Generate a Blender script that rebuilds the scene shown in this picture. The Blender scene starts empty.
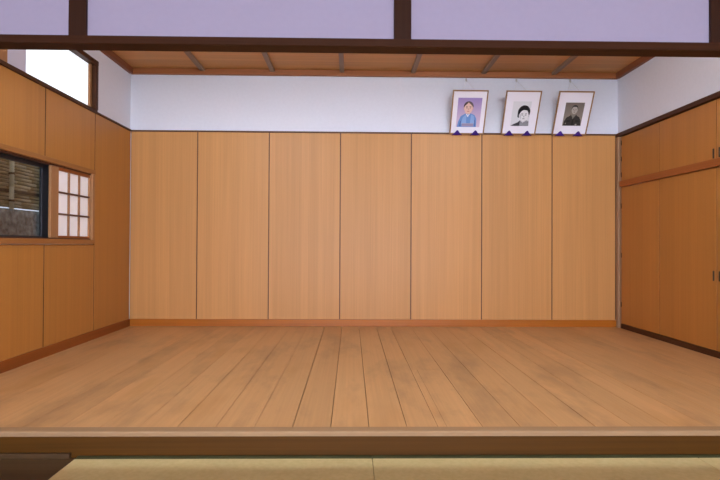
import bpy, bmesh, math, random
from mathutils import Vector, Matrix
random.seed(7)
S = bpy.context.scene
COL = S.collection
PI = math.pi

# ------------------------------------------------------------------ materials
def lin(c):
    return tuple((v/255/12.92 if v/255 <= .04045 else ((v/255+.055)/1.055)**2.4) for v in c) + (1,)

def base_mat(name, rough=.6, spec=.3):
    m = bpy.data.materials.new(name); m.use_nodes = True
    nt = m.node_tree; b = nt.nodes['Principled BSDF']
    b.inputs['Roughness'].default_value = rough
    b.inputs['Specular IOR Level'].default_value = spec
    return m, nt, b

def N(nt, kind, **kw):
    n = nt.nodes.new(kind)
    for k, v in kw.items(): setattr(n, k, v)
    return n

def plain(name, c, rough=.6, spec=.3, metal=0, noise=.0, nscale=6):
    m, nt, b = base_mat(name, rough, spec)
    b.inputs['Metallic'].default_value = metal
    b.inputs['Base Color'].default_value = lin(c)
    if noise:
        tc = N(nt, 'ShaderNodeTexCoord'); no = N(nt, 'ShaderNodeTexNoise')
        no.inputs['Scale'].default_value = nscale; no.inputs['Detail'].default_value = 5
        nt.links.new(tc.outputs['Object'], no.inputs['Vector'])
        mr = N(nt, 'ShaderNodeMapRange')
        mr.inputs['From Min'].default_value = .3; mr.inputs['From Max'].default_value = .7
        mr.inputs['To Min'].default_value = 1-noise; mr.inputs['To Max'].default_value = 1+noise
        nt.links.new(no.outputs['Fac'], mr.inputs['Value'])
        mx = N(nt, 'ShaderNodeMix', data_type='RGBA', blend_type='MULTIPLY')
        mx.inputs['Factor'].default_value = 1; mx.inputs['A'].default_value = lin(c)
        nt.links.new(mr.outputs['Result'], mx.inputs['B'])
        nt.links.new(mx.outputs['Result'], b.inputs['Base Color'])
    return m

def emit(name, c, s):
    m = bpy.data.materials.new(name); m.use_nodes = True
    nt = m.node_tree; b = nt.nodes['Principled BSDF']
    b.inputs['Base Color'].default_value = lin(c)
    b.inputs['Emission Color'].default_value = lin(c)
    b.inputs['Emission Strength'].default_value = s
    b.inputs['Roughness'].default_value = .4
    return m

def wood(name, c, axis='Z', band=.085, bandamt=.06, grain=.10, fine=90, rough=.45, spec=.35,
         island=0, wear=None, objvar=.04):
    """straight-grained timber, grain along the given axis"""
    m, nt, b = base_mat(name, rough, spec)
    L = nt.links.new
    tc = N(nt, 'ShaderNodeTexCoord'); oi = N(nt, 'ShaderNodeObjectInfo')
    sep = N(nt, 'ShaderNodeSeparateXYZ'); L(tc.outputs['Object'], sep.inputs[0])
    names = {'X': ('Y', 'Z', 'X'), 'Y': ('X', 'Z', 'Y'), 'Z': ('X', 'Y', 'Z')}[axis]
    add = N(nt, 'ShaderNodeMath', operation='ADD')
    L(sep.outputs[names[0]], add.inputs[0]); L(sep.outputs[names[1]], add.inputs[1])
    off = N(nt, 'ShaderNodeMath', operation='MULTIPLY_ADD')
    L(oi.outputs['Random'], off.inputs[0]); off.inputs[1].default_value = 37.0
    L(add.outputs[0], off.inputs[2])
    src = off
    if island:
        geo = N(nt, 'ShaderNodeNewGeometry')
        o2 = N(nt, 'ShaderNodeMath', operation='MULTIPLY_ADD')
        L(geo.outputs['Random Per Island'], o2.inputs[0]); o2.inputs[1].default_value = 53.0
        L(off.outputs[0], o2.inputs[2]); src = o2
    def noise(sx, sl, detail, seed):
        cb = N(nt, 'ShaderNodeCombineXYZ')
        a = N(nt, 'ShaderNodeMath', operation='MULTIPLY'); L(src.outputs[0], a.inputs[0]); a.inputs[1].default_value = sx
        l = N(nt, 'ShaderNodeMath', operation='MULTIPLY'); L(sep.outputs[names[2]], l.inputs[0]); l.inputs[1].default_value = sl
        L(a.outputs[0], cb.inputs[0]); L(l.outputs[0], cb.inputs[1]); cb.inputs[2].default_value = seed
        no = N(nt, 'ShaderNodeTexNoise'); no.inputs['Scale'].default_value = 1
        no.inputs['Detail'].default_value = detail; no.inputs['Roughness'].default_value = .6
        L(cb.outputs[0], no.inputs['Vector'])
        return no.outputs['Fac']
    def rng(sock, lo, hi, fmin=.3, fmax=.7):
        mr = N(nt, 'ShaderNodeMapRange'); L(sock, mr.inputs['Value'])
        mr.inputs['From Min'].default_value = fmin; mr.inputs['From Max'].default_value = fmax
        mr.inputs['To Min'].default_value = lo; mr.inputs['To Max'].default_value = hi
        return mr.outputs['Result']
    def mul(a, bb):
        n = N(nt, 'ShaderNodeMath', operation='MULTIPLY'); L(a, n.inputs[0]); L(bb, n.inputs[1]); return n.outputs[0]
    f = rng(noise(fine, .7, 4, 1.3), 1-grain, 1+grain)
    f = mul(f, rng(noise(fine*.22, .35, 3, 7.7), 1-grain*.8, 1+grain*.8))
    if band:
        dv = N(nt, 'ShaderNodeMath', operation='DIVIDE'); L(src.outputs[0], dv.inputs[0]); dv.inputs[1].default_value = band
        fl = N(nt, 'ShaderNodeMath', operation='FLOOR'); L(dv.outputs[0], fl.inputs[0])
        wn = N(nt, 'ShaderNodeTexWhiteNoise', noise_dimensions='1D'); L(fl.outputs[0], wn.inputs['W'])
        f = mul(f, rng(wn.outputs['Value'], 1-bandamt, 1+bandamt, 0, 1))
    if island:
        f = mul(f, rng(geo.outputs['Random Per Island'], 1-island, 1+island, 0, 1))
    f = mul(f, rng(oi.outputs['Random'], 1-objvar, 1+objvar, 0, 1))
    mx = N(nt, 'ShaderNodeMix', data_type='RGBA', blend_type='MULTIPLY')
    mx.inputs['Factor'].default_value = 1; mx.inputs['A'].default_value = lin(c); L(f, mx.inputs['B'])
    out = mx.outputs['Result']
    if wear:
        # foot-worn greyish patches and yellowish scuffs stretched along the boards
        wc, sc, amt, (t0, t1) = wear
        cb = N(nt, 'ShaderNodeMapping'); L(tc.outputs['Object'], cb.inputs['Vector']); cb.inputs['Scale'].default_value = sc
        no = N(nt, 'ShaderNodeTexNoise'); no.inputs['Scale'].default_value = 1; no.inputs['Detail'].default_value = 6
        no.inputs['Roughness'].default_value = .65
        L(cb.outputs[0], no.inputs['Vector'])
        w = rng(no.outputs['Fac'], 0, amt, t0, t1)
        m2 = N(nt, 'ShaderNodeMix', data_type='RGBA'); L(w, m2.inputs['Factor']); L(out, m2.inputs['A'])
        m2.inputs['B'].default_value = lin(wc); out = m2.outputs['Result']
        cb2 = N(nt, 'ShaderNodeMapping'); L(tc.outputs['Object'], cb2.inputs['Vector'])
        cb2.inputs['Scale'].default_value = (3.1, .9, 1); cb2.inputs['Location'].default_value = (4.2, 9.1, 0)
        n2 = N(nt, 'ShaderNodeTexNoise'); n2.inputs['Scale'].default_value = 1; n2.inputs['Detail'].default_value = 7
        L(cb2.outputs[0], n2.inputs['Vector'])
        m3 = N(nt, 'ShaderNodeMix', data_type='RGBA'); L(rng(n2.outputs['Fac'], 0, .55, .55, .72), m3.inputs['Factor'])
        L(out, m3.inputs['A']); m3.inputs['B'].default_value = lin((176, 128, 72)); out = m3.outputs['Result']
    L(out, b.inputs['Base Color'])
    bp = N(nt, 'ShaderNodeBump'); bp.inputs['Strength'].default_value = .08; bp.inputs['Distance'].default_value = .002
    L(f, bp.inputs['Height']); L(bp.outputs[0], b.inputs['Normal'])
    return m

M = {}
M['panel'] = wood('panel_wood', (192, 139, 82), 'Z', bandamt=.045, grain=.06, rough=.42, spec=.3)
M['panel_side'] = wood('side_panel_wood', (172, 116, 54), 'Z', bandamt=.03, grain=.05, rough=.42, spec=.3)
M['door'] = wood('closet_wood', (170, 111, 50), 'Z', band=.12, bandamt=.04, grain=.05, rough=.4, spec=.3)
M['floor'] = wood('floor_board_wood', (194, 151, 102), 'Y', band=0, grain=.06, fine=60, rough=.40, spec=.35, island=.07,
                  wear=((136, 108, 78), (2.2, .8, 1), .75, (.5, .75)))
M['base'] = wood('baseboard_wood_x', (166, 94, 18), 'X', band=0, rough=.4)
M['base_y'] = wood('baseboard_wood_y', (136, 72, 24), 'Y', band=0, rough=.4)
M['trim'] = wood('trim_wood_x', (92, 58, 34), 'X', band=0, rough=.45)
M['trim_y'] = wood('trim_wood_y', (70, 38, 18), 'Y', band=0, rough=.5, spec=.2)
M['rail_y'] = wood('rail_wood_y', (150, 82, 32), 'Y', band=0, rough=.4)
M['beam'] = wood('beam_wood', (58, 29, 10), 'X', band=0, rough=.55, spec=.15, grain=.16)
M['post'] = wood('post_wood', (48, 25, 13), 'Z', band=0, rough=.55, spec=.15, grain=.12)
M['corner'] = wood('corner_post_wood', (150, 116, 86), 'Z', band=0, rough=.5)
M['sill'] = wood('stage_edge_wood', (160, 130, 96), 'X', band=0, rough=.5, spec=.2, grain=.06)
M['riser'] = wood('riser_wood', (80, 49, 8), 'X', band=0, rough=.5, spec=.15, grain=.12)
M['hall'] = wood('hall_board_wood', (74, 54, 32), 'X', band=.11, rough=.5, spec=.2)
M['ceil'] = wood('ceiling_board_wood', (196, 144, 82), 'X', band=.45, bandamt=.07, rough=.55, grain=.10)
M['batten'] = wood('ceiling_batten_wood', (140, 116, 92), 'Y', band=0, rough=.55)
M['cornice'] = wood('cornice_wood', (160, 98, 54), 'X', band=0, rough=.5)
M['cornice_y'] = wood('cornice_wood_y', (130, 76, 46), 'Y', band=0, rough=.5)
M['casing_y'] = wood('casing_wood_y', (150, 98, 48), 'Y', band=0, rough=.45)
M['casing'] = wood('casing_wood_z', (158, 112, 72), 'Z', band=0, rough=.45)
M['kumiko'] = wood('lattice_wood', (150, 108, 74), 'Z', band=0, rough=.5)
M['kumiko_d'] = wood('lattice_wood_dark', (84, 50, 34), 'Y', band=0, rough=.5)
M['plaster'] = plain('white_plaster', (226, 228, 236), .9, .1, noise=.015, nscale=30)
M['kokabe'] = plain('lavender_plaster', (156, 148, 168), .9, .1, noise=.012, nscale=30)
M['paper'] = emit('shoji_paper', (232, 230, 232), .22)
M['frost'] = emit('frosted_glass', (240, 249, 255), .8)
M['screen_paper'] = plain('grey_paper', (206, 202, 216), .9, .1)
M['black'] = plain('dark_sash_metal', (40, 40, 46), .4, .4)
M['metal'] = plain('dark_bronze', (58, 48, 36), .4, .4, metal=.6)
M['steel'] = plain('pale_steel', (200, 196, 190), .35, .5, metal=.7)
M['wire'] = plain('pale_wire', (205, 200, 195), .5, .4)
M['bamboo'] = wood('bamboo_culm', (150, 130, 88), 'Y', band=0, grain=.14, fine=25, rough=.5, island=.25)
M['bamboo_z'] = wood('bamboo_post_culm', (196, 184, 150), 'Z', band=0, grain=.1, fine=25, rough=.5)
M['cord'] = plain('black_palm_cord', (44, 36, 28), .9, .1)
M['stone'] = plain('rough_grey_stone', (122, 127, 124), .95, .1, noise=.6, nscale=16)
M['soil'] = plain('garden_gravel', (90, 86, 78), .95, .1, noise=.3, nscale=30)
M['frame'] = wood('frame_wood', (150, 112, 70), 'Z', band=0, rough=.35, spec=.5)
M['mat'] = plain('white_mount_board', (240, 238, 246), .8, .2)
M['purple'] = plain('purple_silk', (58, 24, 120), .7, .3)
M['purple_d'] = plain('purple_tassel', (44, 18, 92), .8, .2)
M['backing'] = plain('brown_backing_board', (120, 92, 66), .9, .1)
M['lamp_body'] = plain('lamp_housing', (228, 228, 226), .5, .3)
M['tube'] = emit('fluorescent_tube', (234, 243, 255), 280)
M['shoji_lit'] = emit('daylit_shoji', (228, 236, 255), 24)
M['heri'] = plain('tatami_border_cloth', (70, 70, 40), .85, .2, noise=.08, nscale=90)

# glass that shows the garden
m, nt, b = base_mat('clear_glass', .02, .5)
b.inputs['Transmission Weight'].default_value = 1; b.inputs['IOR'].default_value = 1.45
b.inputs['Base Color'].default_value = (.80, .82, .82, 1)
M['glass'] = m

# tatami: fine rush weave
m, nt, b = base_mat('tatami_rush', .75, .2)
tc = N(nt, 'ShaderNodeTexCoord')
w = N(nt, 'ShaderNodeTexWave', wave_type='BANDS', bands_direction='Y'); w.inputs['Scale'].default_value = 60
w.inputs['Distortion'].default_value = .6
no = N(nt, 'ShaderNodeTexNoise'); no.inputs['Scale'].default_value = 40; no.inputs['Detail'].default_value = 4
nt.links.new(tc.outputs['Object'], w.inputs['Vector']); nt.links.new(tc.outputs['Object'], no.inputs['Vector'])
ad = N(nt, 'ShaderNodeMath', operation='MULTIPLY_ADD'); ad.inputs[1].default_value = .12
nt.links.new(w.outputs['Fac'], ad.inputs[0]); nt.links.new(no.outputs['Fac'], ad.inputs[2])
cr = N(nt, 'ShaderNodeValToRGB'); cr.color_ramp.elements[0].position = .35; cr.color_ramp.elements[1].position = .85
cr.color_ramp.elements[0].color = lin((190, 173, 120)); cr.color_ramp.elements[1].color = lin((202, 185, 134))
nt.links.new(ad.outputs[0], cr.inputs['Fac']); nt.links.new(cr.outputs[0], b.inputs['Base Color'])
M['tatami'] = m

# ------------------------------------------------------------------ mesh helpers (world coordinates in, local out)
def box(bm, x0, x1, y0, y1, z0, z1, mi=0, bev=0):
    vs = [bm.verts.new((x, y, z)) for x in (x0, x1) for y in (y0, y1) for z in (z0, z1)]
    fs = []
    for q in ((0, 1, 3, 2), (4, 6, 7, 5), (0, 4, 5, 1), (2, 3, 7, 6), (0, 2, 6, 4), (1, 5, 7, 3)):
        f = bm.faces.new([vs[i] for i in q]); f.material_index = mi; fs.append(f)
    if bev:
        es = list({e for f in fs for e in f.edges})
        r = bmesh.ops.bevel(bm, geom=es, offset=bev, segments=2, profile=.5, affect='EDGES')
        for f in r['faces']: f.material_index = mi

def tube(bm, p0, p1, r, n=10, mi=0, r1=None):
    p0, p1 = Vector(p0), Vector(p1); d = (p1-p0).normalized()
    a = d.orthogonal().normalized(); c = d.cross(a); r1 = r if r1 is None else r1
    A = [bm.verts.new(p0+(a*math.cos(2*PI*i/n)+c*math.sin(2*PI*i/n))*r) for i in range(n)]
    B = [bm.verts.new(p1+(a*math.cos(2*PI*i/n)+c*math.sin(2*PI*i/n))*r1) for i in range(n)]
    for i in range(n):
        f = bm.faces.new((A[i], A[(i+1) % n], B[(i+1) % n], B[i])); f.smooth = True; f.material_index = mi
    bm.faces.new(A[::-1]).material_index = mi; bm.faces.new(B).material_index = mi

def prism(bm, pts, axis, a0, a1, mi=0):
    """extrude a 2-D outline along an axis"""
    def P(p, a):
        return {'X': (a, p[0], p[1]), 'Y': (p[0], a, p[1]), 'Z': (p[0], p[1], a)}[axis]
    A = [bm.verts.new(P(p, a0)) for p in pts]; B = [bm.verts.new(P(p, a1)) for p in pts]
    n = len(pts)
    for i in range(n): bm.faces.new((A[i], A[(i+1) % n], B[(i+1) % n], B[i])).material_index = mi
    bm.faces.new(A[::-1]).material_index = mi; bm.faces.new(B).material_index = mi

def world_of(o):
    p = Vector((0, 0, 0))
    while o: p += Vector(o.location); o = o.parent
    return p

def obj(name, bm, mats, parent=None, local=False):
    """link ONE mesh object; its origin is its parent's, or its own base centre"""
    bmesh.ops.recalc_face_normals(bm, faces=bm.faces)
    if not local:
        if parent: o0 = world_of(parent)
        else:
            vs = [v.co for v in bm.verts]
            o0 = Vector(((min(v.x for v in vs)+max(v.x for v in vs))/2, (min(v.y for v in vs)+max(v.y for v in vs))/2, min(v.z for v in vs)))
        bmesh.ops.translate(bm, verts=bm.verts, vec=-o0)
    me = bpy.data.meshes.new(name); bm.to_mesh(me); bm.free()
    for mm in (mats if isinstance(mats, (list, tuple)) else [mats]): me.materials.append(mm)
    o = bpy.data.objects.new(name, me); COL.objects.link(o)
    if parent: o.parent = parent
    elif not local: o.location = o0
    return o

def BM(*boxes, bev=0):
    bm = bmesh.new()
    for b_ in boxes: box(bm, *b_, bev=bev)
    return bm

def struct(name, bm, mats):
    o = obj(name, bm, mats); o['kind'] = 'structure'; return o

def tag(o, label, cat, group=None):
    o['label'] = label; o['category'] = cat
    if group: o['group'] = group
    return o

def thing(name, label, cat, loc, group=None):
    o = bpy.data.objects.new(name, None); COL.objects.link(o); o.location = loc
    o.empty_display_size = .1
    return tag(o, label, cat, group)

# ------------------------------------------------------------------ dimensions (metres; back wall y=0, stage floor z=0)
W = 3.121                       # half width
ZT, ZC, ZB = 2.487, 3.200, .090  # top of panelling, underside of cornice, baseboard
YF = -3.707                     # front of the stage
ZH = -.135                      # hall floor (tatami top)
YB = -10.2                      # rear wall of the hall
HC = 2.95                       # hall ceiling
SEAM = .91

# ------------------------------------------------------------------ back wall
wb = struct('wall_back', BM((-W-.15, W+.15, .012, .14, -.3, 3.5)), M['plaster'])
edges = [-W] + [(k-2.5)*SEAM for k in range(6)] + [W-.02]
for a, c in zip(edges[:-1], edges[1:]):
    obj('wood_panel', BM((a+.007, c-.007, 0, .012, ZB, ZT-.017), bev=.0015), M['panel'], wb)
bm = BM((-W, W, .008, .0119, ZB, ZT-.0165))
obj('joint_backing', bm, M['trim'], wb)
struct('trim_1', BM((-W, W, -.020, .02, ZT-.016, ZT), bev=.002), M['trim'])
struct('baseboard_back', BM((-W, W-.02, -.016, .02, 0, ZB), bev=.002), M['base'])

# ------------------------------------------------------------------ left wall with its two window openings
XL = -W
LO = (-2.80, -.935, 1.036, 1.838)     # lower opening y0,y1,z0,z1
UO = (-2.80, -.885, 2.492, 3.045)     # upper opening
x0, x1 = XL-.13, XL-.012
bm = BM((x0, x1, YF, 0.012, -.3, LO[2]), (x0, x1, YF, 0.012, LO[3], UO[2]), (x0, x1, YF, 0.012, UO[3], 3.5),
        (x0, x1, YF, LO[0], LO[2], LO[3]), (x0, x1, LO[1], .012, LO[2], LO[3]),
        (x0, x1, YF, UO[0], UO[2], UO[3]), (x0, x1, UO[1], .012, UO[2], UO[3]))
wl = struct('wall_left', bm, M['plaster'])
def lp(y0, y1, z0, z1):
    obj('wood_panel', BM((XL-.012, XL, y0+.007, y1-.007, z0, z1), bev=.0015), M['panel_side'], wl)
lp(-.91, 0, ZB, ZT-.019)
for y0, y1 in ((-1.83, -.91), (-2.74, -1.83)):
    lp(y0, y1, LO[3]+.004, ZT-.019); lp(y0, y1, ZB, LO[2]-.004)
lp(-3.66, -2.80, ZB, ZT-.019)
for y, za, zb in ((-.91, ZB, ZT-.02), (-1.83, ZB, LO[2]-.01), (-1.83, LO[3]+.01, ZT-.02), (-2.74, ZB, LO[2]-.01), (-2.74, LO[3]+.01, ZT-.02)):
    obj('joint_strip', BM((XL-.0125, XL-.002, y-.0068, y+.0068, za, zb)), M['post'], wl)
struct('trim_2', BM((XL-.02, XL+.020, YF+.12, -.021, ZT-.018, ZT), bev=.002), M['trim_y'])
struct('baseboard_left', BM((XL-.012, XL+.016, YF+.02, -.016, 0, ZB+.004), bev=.002), M['base_y'])

# lower window: timber casing, sliding shoji on the right, dark sash and clear glass on the left
y0, y1, z0, z1 = LO
w1 = struct('window_1', BM((XL-.13, XL+.022, y0, y1, z0, z0+.048), bev=.003), M['casing_y'])
obj('head', BM((XL-.13, XL+.022, y0, y1, z1-.045, z1), bev=.003), M['casing_y'], w1)
obj('jamb', BM((XL-.13, XL+.018, y1-.052, y1-.001, z0+.048, z1-.045), bev=.002), M['casing'], w1)
obj('jamb', BM((XL-.13, XL+.018, y0+.001, y0+.06, z0+.048, z1-.045), bev=.002), M['casing'], w1)
obj('track', BM((XL-.05, XL-.004, y0+.06, y1-.052, z0+.048, z0+.058)), M['kumiko_d'], w1)
obj('track', BM((XL-.05, XL-.004, y0+.06, y1-.052, z1-.06, z1-.045)), M['kumiko_d'], w1)
za, zb = z0+.059, z1-.061
ya, yb = -1.715, y1-.040
sh = obj('shoji_screen', BM((XL-.034, XL-.008, ya, ya+.125, za, zb), bev=.002), M['casing'], w1)
obj('stile', BM((XL-.034, XL-.008, yb-.03, yb, za, zb), bev=.002), M['casing'], sh)
gy0, gy1, gz0, gz1 = ya+.125, yb-.03, za+.022, zb-.03
obj('rail', BM((XL-.034, XL-.008, gy0, gy1, za, gz0)), M['base_y'], sh)
obj('rail', BM((XL-.034, XL-.008, gy0, gy1, gz1, zb)), M['base_y'], sh)
for k in (1, 2):
    y = gy0+(gy1-gy0)*k/3
    obj('lattice_bar', BM((XL-.026, XL-.012, y-.011, y+.011, gz0, gz1)), M['kumiko'], sh)
for k in (1, 2):
    z = gz0+(gz1-gz0)*k/3
    obj('lattice_bar', BM((XL-.026, XL-.010, gy0, gy1, z-.009, z+.009)), M['kumiko_d'], sh)
obj('paper', BM((XL-.029, XL-.027, gy0, gy1, gz0, gz1)), M['paper'], sh)
# metal sash behind
sx0, sx1 = XL-.105, XL-.075
bm = BM((sx0, sx1, -1.745, -1.60, z0+.05, z1-.047), (sx0, sx1, y0+.06, y0+.10, z0+.05, z1-.047),
        (sx0, sx1, y0+.10, -1.745, z0+.05, z0+.075), (sx0, sx1, y0+.10, -1.745, z1-.09, z1-.047), bev=.003)
ms = obj('metal_sash', bm, M['black'], w1)
obj('glass_pane', BM((sx0+.012, sx0+.017, y0+.10, -1.745, z0+.075, z1-.09)), M['glass'], ms)
bm = BM((sx1-.028, sx1-.004, -1.60, y1-.052, z0+.05, z1-.047))
obj('outer_sash', bm, M['black'], w1)

# upper window: frosted pane and one grey paper pane
y0, y1, z0, z1 = UO
w2 = struct('window_2', BM((XL-.13, XL+.012, y0, y1, z0-.004, z0+.016), bev=.003), M['trim_y'])
obj('head', BM((XL-.13, XL+.020, y0, y1, z1-.05, z1), bev=.003), M['trim_y'], w2)
obj('casing', BM((XL-.03, XL+.018, y1-.052, y1-.001, z0+.016, z1-.05), bev=.002), M['trim_y'], w2)
obj('jamb', BM((XL-.13, XL-.031, y1-.085, y1-.001, z0+.016, z1-.05), bev=.002), M['casing'], w2)
obj('jamb', BM((XL-.13, XL+.016, y0+.001, y0+.05, z0+.016, z1-.05), bev=.002), M['casing'], w2)
obj('stile', BM((XL-.040, XL-.010, -2.50, -2.345, z0+.016, z1-.05), bev=.002), M['casing'], w2)
obj('frosted_pane', BM((XL-.060, XL-.054, -2.06, y1-.085, z0+.016, z1-.05)), M['frost'], w2)
obj('frosted_pane', BM((XL-.060, XL-.054, y0+.05, -2.50, z0+.016, z1-.05)), M['frost'], w2)
obj('grey_pane', BM((XL-.052, XL-.042, -2.50, -2.055, z0+.016, z1-.05)), M['screen_paper'], w2)

# ------------------------------------------------------------------ right wall: plaster above, built-in closets below
struct('wall_right', BM((W+.012, W+.13, YF, .012, ZT-.043, 3.5)), M['plaster'])
struct('trim_3', BM((W-.028, W+.03, YF+.12, -.021, ZT-.048, ZT), bev=.003), M['trim_y'])
struct('trim_4', BM((W-.020, W+.02, -.058, -.001, 0, ZT-.047), (W+.004, W+.03, -.10, -.058, 0, ZT-.047), bev=.002), M['corner'])

def closet(name, label, za, zb, hz, cat):
    t = thing(name, label, cat, (W, -1.81, za))
    yend = -3.62
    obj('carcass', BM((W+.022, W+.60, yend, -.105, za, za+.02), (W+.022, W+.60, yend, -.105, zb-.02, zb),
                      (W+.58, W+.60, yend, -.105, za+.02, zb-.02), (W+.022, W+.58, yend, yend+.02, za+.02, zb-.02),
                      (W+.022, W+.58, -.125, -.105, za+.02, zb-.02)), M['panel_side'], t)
    for y in (-.908, -1.813, -2.715):  # added dark strips, they only darken the gaps between the doors
        obj('dark_gap_strip', BM((W+.003, W+.0215, y-.0038, y+.0038, za+.003, zb-.003)), M['post'], t)
    ys = [-.106, -.908, -1.813, -2.715, yend]
    for k in range(4):
        a, c = ys[k+1]+.004, ys[k]-.004
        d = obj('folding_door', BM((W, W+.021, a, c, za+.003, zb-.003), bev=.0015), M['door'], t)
        if k in (1, 2):
            y = a+.036 if k == 1 else c-.036
            bm = BM((W-.005, W+.004, y-.010, y+.010, hz-.048, hz+.048), bev=.004)
            h = obj('pull', bm, M['metal'], d); h['label'] = 'dark bronze pull'
        if k in (0, 3):
            yy = c+.001 if k == 0 else a-.001
            for z in (za+.14*(zb-za), za+.5*(zb-za), za+.86*(zb-za)):
                bm = bmesh.new(); tube(bm, (W-.003, yy, z-.03), (W-.003, yy, z+.03), .005)
                obj('hinge', bm, M['metal'], d)
    return t
closet('built_in_closet', 'tall wooden built-in closet with plain folding doors along the right wall, below the rail', .060, 1.792, .765, 'closet')
closet('overhead_cupboard', 'low wooden cupboard with folding doors above the rail on the right wall', 1.868, 2.432, 1.925, 'cupboard')
struct('trim_5', BM((W-.030, W+.022, YF+.10, -.105, 1.793, 1.867), bev=.003), M['rail_y'])
struct('baseboard_right', BM((W-.006, W+.03, YF+.02, -.105, 0, .058), bev=.002), M['trim_y'])

# ------------------------------------------------------------------ stage floor boards
bm = bmesh.new()
bx = [.013+.2185*k for k in range(-15, 16)]
bx[bx.index(.013+.2185)] = .192
bx = [-W-.01] + [x for x in bx if -W+.03 < x < W-.03] + [W+.01]
for i, (a, c) in enumerate(zip(bx[:-1], bx[1:])):
    g = random.choice([.0006, .0012, .0022])
    if abs(c-.013) < .3 or abs(a-.013) < .3: g = .0020
    if abs(a-.192) < .01:
        box(bm, a+g, a+.051, -3.637, -2.3, -.03, 0); a2 = a+.053
        box(bm, a+g, c-g, -2.2995, .012, -.03, 0); box(bm, a2, c-g, -3.637, -2.3, -.03, 0); continue
    box(bm, a+g, c-g, -3.637, .012, -.03, random.uniform(-.0006, 0))
fl = struct('floor', bm, M['floor'])
obj('subfloor', BM((-W-.01, W+.6, -3.65, .012, -.06, -.031)), M['post'], fl)
bm = bmesh.new()
prism(bm, [(-3.636, -.03), (-3.636, 0), (-3.700, 0), (-3.7055, -.003), (-3.708, -.008), (-3.708, -.027), (-3.700, -.03)], 'X', -W, W)
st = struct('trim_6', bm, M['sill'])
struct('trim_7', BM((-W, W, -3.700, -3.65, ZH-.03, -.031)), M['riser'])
struct('trim_8', BM((-W, -1.86, -3.722, -3.7005, ZH-.012, ZH+.018), bev=.002), M['hall'])

# ------------------------------------------------------------------ hall floor and tatami
struct('floor', BM((-W, W, YB, -3.70, ZH-.12, ZH-.06)), M['post'])
struct('floor', BM((-W, -1.822, YB, -3.7005, ZH-.06, ZH-.012), bev=.002), M['hall'])
def tatami(x0, x1, y0, y1, label):
    t = tag(obj('tatami_mat', BM((x0+.0012, x1-.0012, y0+.001, y1-.001, ZH-.058, ZH), bev=.003), M['tatami']), label, 'tatami mat', 'tatami mats before the stage')
    for a, c in ((y1-.045, y1-.0005), (y0+.0005, y0+.045)):
        h = obj('cloth_border', BM((x0+.001, x1-.001, a, c, ZH-.05, ZH+.0012), bev=.0006), M['heri'], t)
        h['label'] = 'dark green cloth border'
    return t
tatami(-1.820, -.190, -4.62, -3.703, 'straw tatami mat left of the seam, beside the dark wooden floorboards')
tatami(-.190, 1.630, -4.62, -3.703, 'straw tatami mat right of the seam, below the middle of the stage step')
tatami(1.630, W-.002, -4.62, -3.703, 'straw tatami mat at the far right end of the stage step')

# ------------------------------------------------------------------ beam, posts and wall above the opening
bm = bmesh.new()
prism(bm, [(-3.707, 2.206), (-3.707, 2.164), (-3.704, 2.161), (-3.600, 2.161), (-3.597, 2.164), (-3.597, 2.206)], 'X', -W-.1, W+.1)
struct('trim_9', bm, M['beam'])
PX = (-1.850, -.0275, 1.785)
for i, px in enumerate(PX):
    struct('trim_%d' % (10+i), BM((px-.049, px+.049, -3.704, -3.604, 2.206, 3.5), bev=.003), M['post'])
xs = [-W] + [v for px in PX for v in (px-.049, px+.049)] + [W]
bm = bmesh.new()
for i in range(0, 8, 2): box(bm, xs[i], xs[i+1], -3.685, -3.613, 2.206, 3.5)
struct('wall_front', bm, M['kokabe'])

# ------------------------------------------------------------------ stage ceiling
cl = struct('ceiling', BM((-W-.1, W+.1, -3.613, .1, 3.272, 3.30)), M['ceil'])
for x in (-2.21, -1.325, -.44, .470, 1.375, 2.28):
    obj('batten', BM((x-.028, x+.028, -3.6, -.03, 3.238, 3.272), bev=.002), M['batten'], cl)
struct('trim_13', BM((-W, W, -.035, .012, ZC, 3.272), bev=.003), M['cornice'])
struct('trim_14', BM((XL-.012, XL+.035, -3.61, -.035, ZC-.004, 3.272), bev=.003), M['cornice_y'])
struct('trim_15', BM((W-.035, W+.012, -3.61, -.035, ZC-.004, 3.272), bev=.003), M['cornice_y'])

# ------------------------------------------------------------------ hall shell behind the camera
struct('ceiling', BM((-W-.13, W+.13, YB, -3.685, HC, HC+.06)), M['ceil'])
struct('wall_left', BM((-W-.13, -W, YB, YF, -.3, HC)), M['plaster'])
struct('wall_right', BM((W, W+.13, YB, YF, -.3, HC)), M['plaster'])
wr = struct('wall_rear', BM((-W-.13, W+.13, YB-.1, YB, 1.75, HC), (-W-.13, -2.73, YB-.1, YB, -.3, 1.75), (2.73, W+.13, YB-.1, YB, -.3, 1.75)), M['plaster'])
for i in range(6):
    a = -2.73+.91*i
    bm = BM((a, a+.04, YB-.06, YB-.03, -.13, 1.75), (a+.87, a+.91, YB-.06, YB-.03, -.13, 1.75),
            (a+.04, a+.87, YB-.06, YB-.03, -.13, .15), (a+.04, a+.87, YB-.06, YB-.03, 1.70, 1.75))
    for k in range(1, 4): box(bm, a+.04+.83*k/4-.006, a+.04+.83*k/4+.006, YB-.055, YB-.04, .15, 1.70)
    for k in range(1, 6): box(bm, a+.04, a+.87, YB-.055, YB-.04, .15+1.55*k/6-.006, .15+1.55*k/6+.006)
    d = struct('door_%d' % (i+1), bm, M['casing'])
    obj('paper', BM((a+.04, a+.87, YB-.060, YB-.057, .15, 1.70)), M['shoji_lit'], d)

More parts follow.
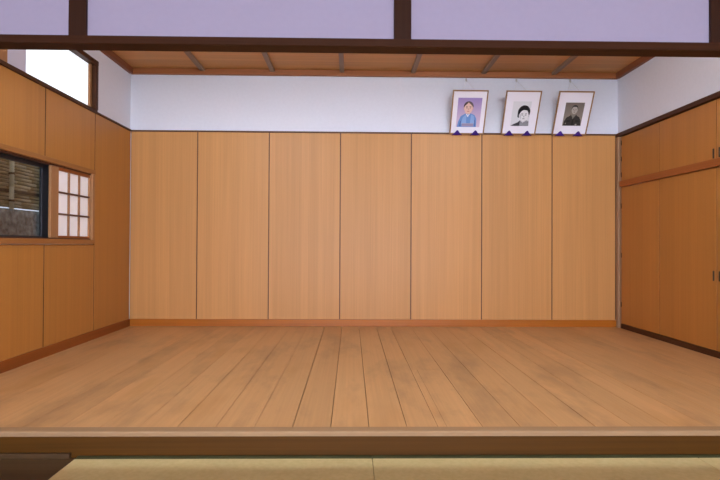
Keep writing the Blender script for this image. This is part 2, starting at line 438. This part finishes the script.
# ------------------------------------------------------------------ lamps behind the lintel wall (they light the stage)
def lamp(x, label):
    t = thing('wall_lamp', label, 'lamp', (x, -3.50, 3.02), 'fluorescent lamps behind the lintel wall')
    bm = bmesh.new()
    prism(bm, [(-3.612, 3.10), (-3.40, 3.10), (-3.37, 3.06), (-3.375, 3.055), (-3.405, 3.085), (-3.58, 3.085), (-3.585, 2.93), (-3.612, 2.93)], 'X', x-.64, x+.64)
    obj('housing', bm, M['lamp_body'], t)
    for y in (-3.50,):
        bm = bmesh.new(); tube(bm, (x-.58, y, 3.02), (x+.58, y, 3.02), .016, 8)
        obj('tube', bm, M['tube'], t)
        for a in (x-.61, x+.58):
            obj('socket', BM((a, a+.03, y-.02, y+.02, 2.995, 3.086)), M['lamp_body'], t)
lamp(-1.40, 'left fluorescent lamp fixed behind the lintel wall above the stage')
lamp(1.50, 'right fluorescent lamp fixed behind the lintel wall above the stage')

# ------------------------------------------------------------------ portraits leaning forward on the panelling ledge
FW, FL = .440, .548
TILT = math.atan2(.25, .49)
def ell(cx, cy, rx, ry, n=20, a0=0, a1=2*PI):
    return [(cx+rx*math.cos(a0+(a1-a0)*i/(n if a1-a0 < 6.28 else n)), cy+ry*math.sin(a0+(a1-a0)*i/n)) for i in range(n if a1-a0 > 6.28 else n+1)]
pm = {}
def pc(c):
    if c not in pm: pm[c] = plain('print_ink_%02x%02x%02x' % c, c, .75, .2)
    return pm[c]

def backdrop(name, c0, c1):
    m_, nt_, b_ = base_mat(name, .75, .2)
    t_ = N(nt_, 'ShaderNodeTexCoord'); s_ = N(nt_, 'ShaderNodeSeparateXYZ'); nt_.links.new(t_.outputs['Generated'], s_.inputs[0])
    r_ = N(nt_, 'ShaderNodeValToRGB'); r_.color_ramp.elements[0].color = lin(c0); r_.color_ramp.elements[1].color = lin(c1)
    nt_.links.new(s_.outputs['Z'], r_.inputs['Fac']); nt_.links.new(r_.outputs[0], b_.inputs['Base Color'])
    return m_

def portrait(x, label, ph, bg, shapes, wire_x):
    """ph = print rectangle (x0,x1,z0,z1) as fractions of the frame; shapes = (colour, outline) in the print's own -0.5..0.5 / 0..1 frame"""
    t = thing('framed_portrait', label, 'picture', (x, -.038, ZT-.020), 'portraits above the panelling')
    t.rotation_euler = (TILT, 0, 0)
    h = FW/2; b_ = .014
    bm = BM((-h, -h+b_, -.012, .012, 0, FL), (h-b_, h, -.012, .012, 0, FL), (-h+b_, h-b_, -.012, .012, 0, b_), (-h+b_, h-b_, -.012, .012, FL-b_, FL), bev=.002)
    fr = obj('frame', bm, M['frame'], t, local=True)
    obj('backing', BM((-h+b_, h-b_, .005, .010, b_, FL-b_)), M['backing'], t, local=True)
    mt = obj('mount', BM((-h+b_, h-b_, -.002, .004, b_, FL-b_)), M['mat'], t, local=True)
    x0, x1, z0, z1 = -h+ph[0]*FW, -h+ph[1]*FW, ph[2]*FL, ph[3]*FL
    bm = bmesh.new(); mats = [bg]
    box(bm, x0, x1, -.0028, -.0021, z0, z1)
    cxp, wp, hp = (x0+x1)/2, x1-x0, z1-z0
    def clip(pts, k, lim, sgn):
        out = []
        for i in range(len(pts)):
            p, q = pts[i], pts[(i+1) % len(pts)]
            ip, iq = sgn*(p[k]-lim) <= 0, sgn*(q[k]-lim) <= 0
            if ip: out.append(p)
            if ip != iq:
                s = (lim-p[k])/(q[k]-p[k]); out.append((p[0]+(q[0]-p[0])*s, p[1]+(q[1]-p[1])*s))
        return out
    for i, (c, pts) in enumerate(shapes):
        for k, lim, sg in ((0, -.5, -1), (0, .5, 1), (1, 0, -1), (1, 1, 1)):
            pts = clip(pts, k, lim, sg)
            if not pts: break
        if len(pts) < 3: continue
        mm = pc(c)
        if mm not in mats: mats.append(mm)
        yy = -.0030-.00012*i
        prism(bm, [(cxp+u*wp, z0+v*hp) for u, v in pts], 'Y', yy, yy+.0001, mats.index(mm))
    obj('photograph', bm, mats, t, local=True)
    # hanging wire from the frame's back up to the hook under the cornice
    inv = (Matrix.Translation(t.location) @ Matrix.Rotation(TILT, 4, 'X')).inverted()
    hk = inv @ Vector((wire_x, -.010, 3.168))
    bm = bmesh.new()
    for sx in (-.12, .12):
        bm = bmesh.new(); tube(bm, (sx, .014, FL*.86), hk, .0016, 6)
        obj('hanging_wire', bm, M['wire'], t, local=True)
    return t

def face(cx, cy, s, skin, dark, lip, shade, squash=.80, asp=1.2):
    """features: ears, face, brows, eyes, nose, mouth"""
    o = [(shade, [(cx-.42*s, cy-1.05*s), (cx+.42*s, cy-1.05*s), (cx+.36*s, cy-.5*s), (cx-.36*s, cy-.5*s)])]
    for q in (-1, 1): o.append((shade, ell(cx+q*squash*s, cy-.05*s, .12*s, .24*s, 10)))
    o.append((skin, ell(cx, cy, squash*s, 1.05*s, 24)))
    for q in (-1, 1):
        o.append((dark, [(cx+q*.14*s, cy+.22*s), (cx+q*.52*s, cy+.24*s), (cx+q*.50*s, cy+.32*s), (cx+q*.16*s, cy+.30*s)]))
        o.append((dark, ell(cx+q*.32*s, cy+.05*s, .13*s, .06*s, 10)))
    o.append((shade, [(cx-.13*s, cy-.33*s), (cx+.13*s, cy-.33*s), (cx+.05*s, cy+.05*s), (cx-.02*s, cy+.05*s)]))
    o.append((lip, ell(cx, cy-.58*s, .24*s, .07*s, 12)))
    return [(c, [(cx+(p-cx)*asp, q) for p, q in pts]) for c, pts in o]

# 1: colour print, blue kimono
k1, k2, k3 = (112, 150, 208), (142, 176, 222), (84, 114, 178)
cx, cy, s = -.04, .66, .185
sh1 = [(k1, [(-.46, 0), (-.42, .20), (-.33, .38), (-.12, .48), (.06, .48), (.24, .42), (.33, .30), (.36, 0)]),
       (k2, [(-.30, .10), (-.24, .34), (-.10, .45), (-.08, .12)]), (k2, [(.08, .12), (.10, .44), (.22, .38), (.27, .12)]),
       (k3, [(-.38, .02), (-.34, .22), (-.30, .22), (-.30, .02)]), (k3, [(.28, .02), (.25, .26), (.29, .24), (.33, .02)]),
       ((172, 160, 186), [(-.26, .02), (-.26, .13), (.24, .13), (.24, .02)]), ((132, 116, 158), [(-.26, .06), (-.26, .085), (.24, .085), (.24, .06)]),
       ((238, 236, 244), [(-.15, .50), (-.04, .34), (.07, .50), (.04, .52), (-.04, .40), (-.12, .53)]),
       ((84, 70, 68), ell(cx, cy+.05, .205, .175, 28))]
sh1 += face(cx, cy-.01, s, (228, 192, 176), (78, 58, 54), (190, 120, 114), (206, 164, 148))
sh1 += [((84, 70, 68), [(cx-.19, cy+.02), (cx-.17, cy+.15), (cx-.06, cy+.21), (cx-.02, cy+.20), (cx-.06, cy+.14), (cx-.14, cy+.08)]),
        ((104, 90, 88), [(cx+.19, cy+.02), (cx+.17, cy+.15), (cx+.06, cy+.215), (cx-.04, cy+.20), (cx+.06, cy+.14), (cx+.14, cy+.08)])]
# 2: black-and-white print, dark hair, patterned clothes on a white ground
cx, cy, s = .15, .47, .235
sh2 = [((50, 50, 54), [(-.50, 0), (-.36, .07), (-.12, .15), (.0, .24), (.06, .14), (.04, 0)]),
       ((150, 150, 156), [(.0, .0), (.0, .24), (.16, .12), (.34, .24), (.48, .20), (.50, 0)])]
for i in range(6):
    for j in range(3): sh2.append(((92, 92, 98), ell(.06+.075*i+.02*(j % 2), .03+.06*j, .022, .018, 8)))
sh2 += [((24, 24, 28), ell(cx, cy+.10, .34, .28, 32)), ((24, 24, 28), [(cx-.335, cy+.12), (cx-.335, cy-.08), (cx-.27, cy-.14), (cx-.20, cy-.06), (cx-.12, cy+.2)])]
sh2 += face(cx+.02, cy-.03, s, (230, 230, 232), (50, 50, 54), (140, 140, 144), (182, 182, 186), asp=1.32)
sh2 += [((24, 24, 28), [(cx-.26, cy+.00), (cx-.30, cy+.20), (cx-.12, cy+.33), (cx+.14, cy+.33), (cx+.29, cy+.20), (cx+.29, cy+.02), (cx+.25, cy+.11), (cx+.17, cy+.17), (cx-.02, cy+.19), (cx-.14, cy+.14), (cx-.21, cy+.06)]),
        ((196, 196, 200), [(cx-.20, cy-.10), (cx-.12, cy-.22), (cx-.15, cy+.02), (cx-.20, cy+.02)])]
# 3: old grey print, dark uniform
cx, cy, s = .02, .69, .160
sh3 = [((54, 51, 48), [(-.46, 0), (-.44, .20), (-.34, .36), (-.12, .46), (.14, .46), (.34, .38), (.45, .22), (.48, 0)]),
       ((38, 36, 34), [(-.02, 0), (-.02, .38), (.06, .38), (.06, 0)]), ((40, 38, 36), [(-.30, .16), (-.30, .24), (-.12, .25), (-.12, .17)]),
       ((40, 38, 36), [(.16, .17), (.16, .25), (.34, .24), (.34, .16)]),
       ((140, 136, 128), ell(.22, .05, .055, .04, 10)), ((140, 136, 128), ell(-.34, .10, .03, .03, 10)),
       ((126, 122, 114), [(-.12, .48), (.0, .28), (.14, .48)]), ((64, 60, 56), [(-.14, .50), (-.01, .34), (-.02, .31), (-.17, .42)]), ((64, 60, 56), [(.17, .50), (.02, .34), (.03, .31), (.20, .42)]),
       ((56, 54, 52), ell(cx, cy+.05, .165, .160, 24))]
sh3 += face(cx, cy-.01, s, (176, 170, 160), (70, 66, 62), (120, 114, 106), (140, 134, 124))
sh3 += [((56, 54, 52), [(cx-.15, cy+.07), (cx-.12, cy+.18), (cx, cy+.205), (cx+.12, cy+.18), (cx+.15, cy+.07), (cx+.08, cy+.13), (cx-.08, cy+.13)])]

FX = (1.154, 1.816, 2.472)
portrait(FX[0], 'framed colour portrait of a person in a blue kimono, leaning above the panelling', (.17, .85, .165, .83),
         backdrop('backdrop_lilac', (218, 198, 214), (158, 138, 194)), sh1, 1.16)
portrait(FX[1], 'framed black-and-white portrait of a dark-haired person on a white background', (.24, .76, .20, .76),
         plain('backdrop_white', (222, 224, 228), .75, .2), sh2, 1.81)
portrait(FX[2], 'framed old grey portrait of a person in dark uniform, nearest the right wall', (.25, .79, .215, .745),
         backdrop('backdrop_grey', (146, 138, 128), (116, 108, 100)), sh3, 2.51)

# small metal hooks at the cornice
for x, lab in ((1.16, 'blue kimono'), (1.81, 'black-and-white'), (2.51, 'dark uniform')):
    bm = bmesh.new()
    box(bm, x-.010, x+.010, -.004, .0125, 3.160, 3.198, bev=.001)
    pts = [Vector((x, -.004-.012*math.sin(a), 3.172-.012+.012*math.cos(a))) for a in [i*PI*1.15/8 for i in range(9)]]
    for p, q in zip(pts[:-1], pts[1:]): tube(bm, p, q, .0025, 6)
    tag(obj('picture_hook', bm, M['steel']), 'small pale metal hook holding the wire of the %s portrait' % lab, 'hook', 'picture hooks under the cornice')

# purple triangular cushions that the frames stand on
def cushion(x, label):
    t = thing('frame_cushion', label, 'cushion', (x, -.056, ZT-.034), 'purple cushions under the portraits')
    bm = bmesh.new()
    # a padded silk triangle folded over the ledge and the lower edge of the frame
    outer = [(-.056, 0), (-.040, -.004), (0, -.006), (.040, -.004), (.056, 0), (.028, .026), (.011, .046), (0, .052), (-.011, .046), (-.028, .026)]
    rings = [(.86, .006), (1.0, 0.0), (1.0, -.008), (.84, -.015), (.5, -.019)]
    R_ = []
    ccy = .019
    tl = math.tan(TILT)
    for sc, dy in rings:
        R_.append([bm.verts.new((px*sc, dy-(max(0, ccy+(pz-ccy)*sc))*tl*.95, ccy+(pz-ccy)*sc)) for px, pz in outer])
    n = len(outer)
    for A, B in zip(R_[:-1], R_[1:]):
        for i in range(n): bm.faces.new((A[i], A[(i+1) % n], B[(i+1) % n], B[i])).smooth = True
    bm.faces.new(R_[0][::-1]); bm.faces.new(R_[-1]).smooth = True
    obj('pad', bm, M['purple'], t, local=True)
    for s_ in (-1, 1):
        bm = bmesh.new(); tube(bm, (s_*.052, -.004, .000), (s_*.060, -.006, -.008), .004, 8, r1=.006)
        obj('corner_tassel', bm, M['purple_d'], t, local=True)
    return t
proto = None
for fx, nm in zip(FX, ('blue kimono portrait', 'black-and-white portrait', 'dark uniform portrait')):
    for dx, side in ((-.125, 'left'), (.105, 'right')):
        lab = 'small purple triangular cushion under the %s corner of the %s' % (side, nm)
        if proto is None:
            proto = cushion(fx+dx, lab)
        else:
            c = proto.copy(); COL.objects.link(c); c.location.x = fx+dx; c['label'] = lab
            for ch in list(proto.children):
                d = ch.copy(); COL.objects.link(d); d.parent = c

# ------------------------------------------------------------------ narrow garden outside the left window
XF = -4.10
t = thing('bamboo_fence', 'bamboo screen fence with a pale upright pole, seen through the left window', 'fence', (XF, -1.2, 1.43))
bm = bmesh.new()
z = 1.46
while z < 2.75:
    r = random.uniform(.014, .018)
    y = -3.6
    while y < 1.2:
        l = random.uniform(.28, .42); y2 = min(y+l, 1.2)
        tube(bm, (XF, y, z), (XF, y2-.006, z), r, 8); tube(bm, (XF, y2-.006, z), (XF, y2, z), r*1.1, 8)
        y = y2
    z += r*2+.006
obj('bamboo_culms', bm, M['bamboo'], t)
obj('dark_backing', BM((XF-.03, XF-.020, -3.6, 1.2, 1.44, 2.75)), M['cord'], t)  # added dark sheet that gives the dark lines between the culms
for y in (-3.35, -2.1, -.86, .40):
    bm = bmesh.new(); zz = 1.39
    while zz < 2.75:
        tube(bm, (XF+.045, y, zz), (XF+.045, y, zz+.27), .024, 10); tube(bm, (XF+.045, y, zz+.27), (XF+.045, y, zz+.28), .027, 10); zz += .28
    p = obj('upright_pole', bm, M['bamboo_z'], t)
    for zz in (1.50, 1.80, 2.10):
        bm = bmesh.new(); tube(bm, (XF+.045, y, zz), (XF+.045, y, zz+.022), .031, 10)
        obj('cord_tie', bm, M['cord'], p)
obj('split_rail', BM((XF+.012, XF+.03, -3.6, 1.2, 1.60, 1.635), bev=.004), M['cord'], t)
bm = bmesh.new()
box(bm, XF-.16, XF+.075, -3.8, 1.3, -.28, 1.415)
bmesh.ops.subdivide_edges(bm, edges=bm.edges, cuts=22, use_grid_fill=True)
for v in bm.verts:
    v.co.x += random.uniform(-.010, .010); v.co.z += random.uniform(-.006, .006)
for f in bm.faces: f.smooth = True
tag(obj('stone_wall', bm, M['stone']), 'low rough grey stone wall under the bamboo fence outside the window', 'wall')
struct('ground', BM((-7, -W-.13, -5, 3, -.34, -.28)), M['soil'])

# ------------------------------------------------------------------ sky, camera, view
wd = bpy.data.worlds.new('world'); S.world = wd; wd.use_nodes = True
bg = wd.node_tree.nodes['Background']; bg.inputs['Color'].default_value = (.75, .85, 1, 1); bg.inputs['Strength'].default_value = 1.1

cam = bpy.data.cameras.new('camera'); co = bpy.data.objects.new('camera', cam); COL.objects.link(co)
cam.sensor_width = 36; cam.lens = 516.3/720*36; cam.clip_start = .05
yaw, pitch, roll = .0172, .0090, .0049
f = Vector((math.sin(yaw)*math.cos(pitch), math.cos(yaw)*math.cos(pitch), math.sin(pitch)))
r = Vector((math.cos(yaw), -math.sin(yaw), 0)); u = r.cross(f)
r2 = r*math.cos(roll)+u*math.sin(roll); u2 = -r*math.sin(roll)+u*math.cos(roll)
mat = Matrix((r2, u2, -f)).transposed().to_4x4(); mat.translation = (-.3126, -6.6053, 1.0445)
co.matrix_world = mat
S.camera = co
S.view_settings.view_transform = 'Standard'; S.view_settings.look = 'None'
S.view_settings.exposure = 0.0; S.view_settings.gamma = 1; S.view_settings.use_curve_mapping = False
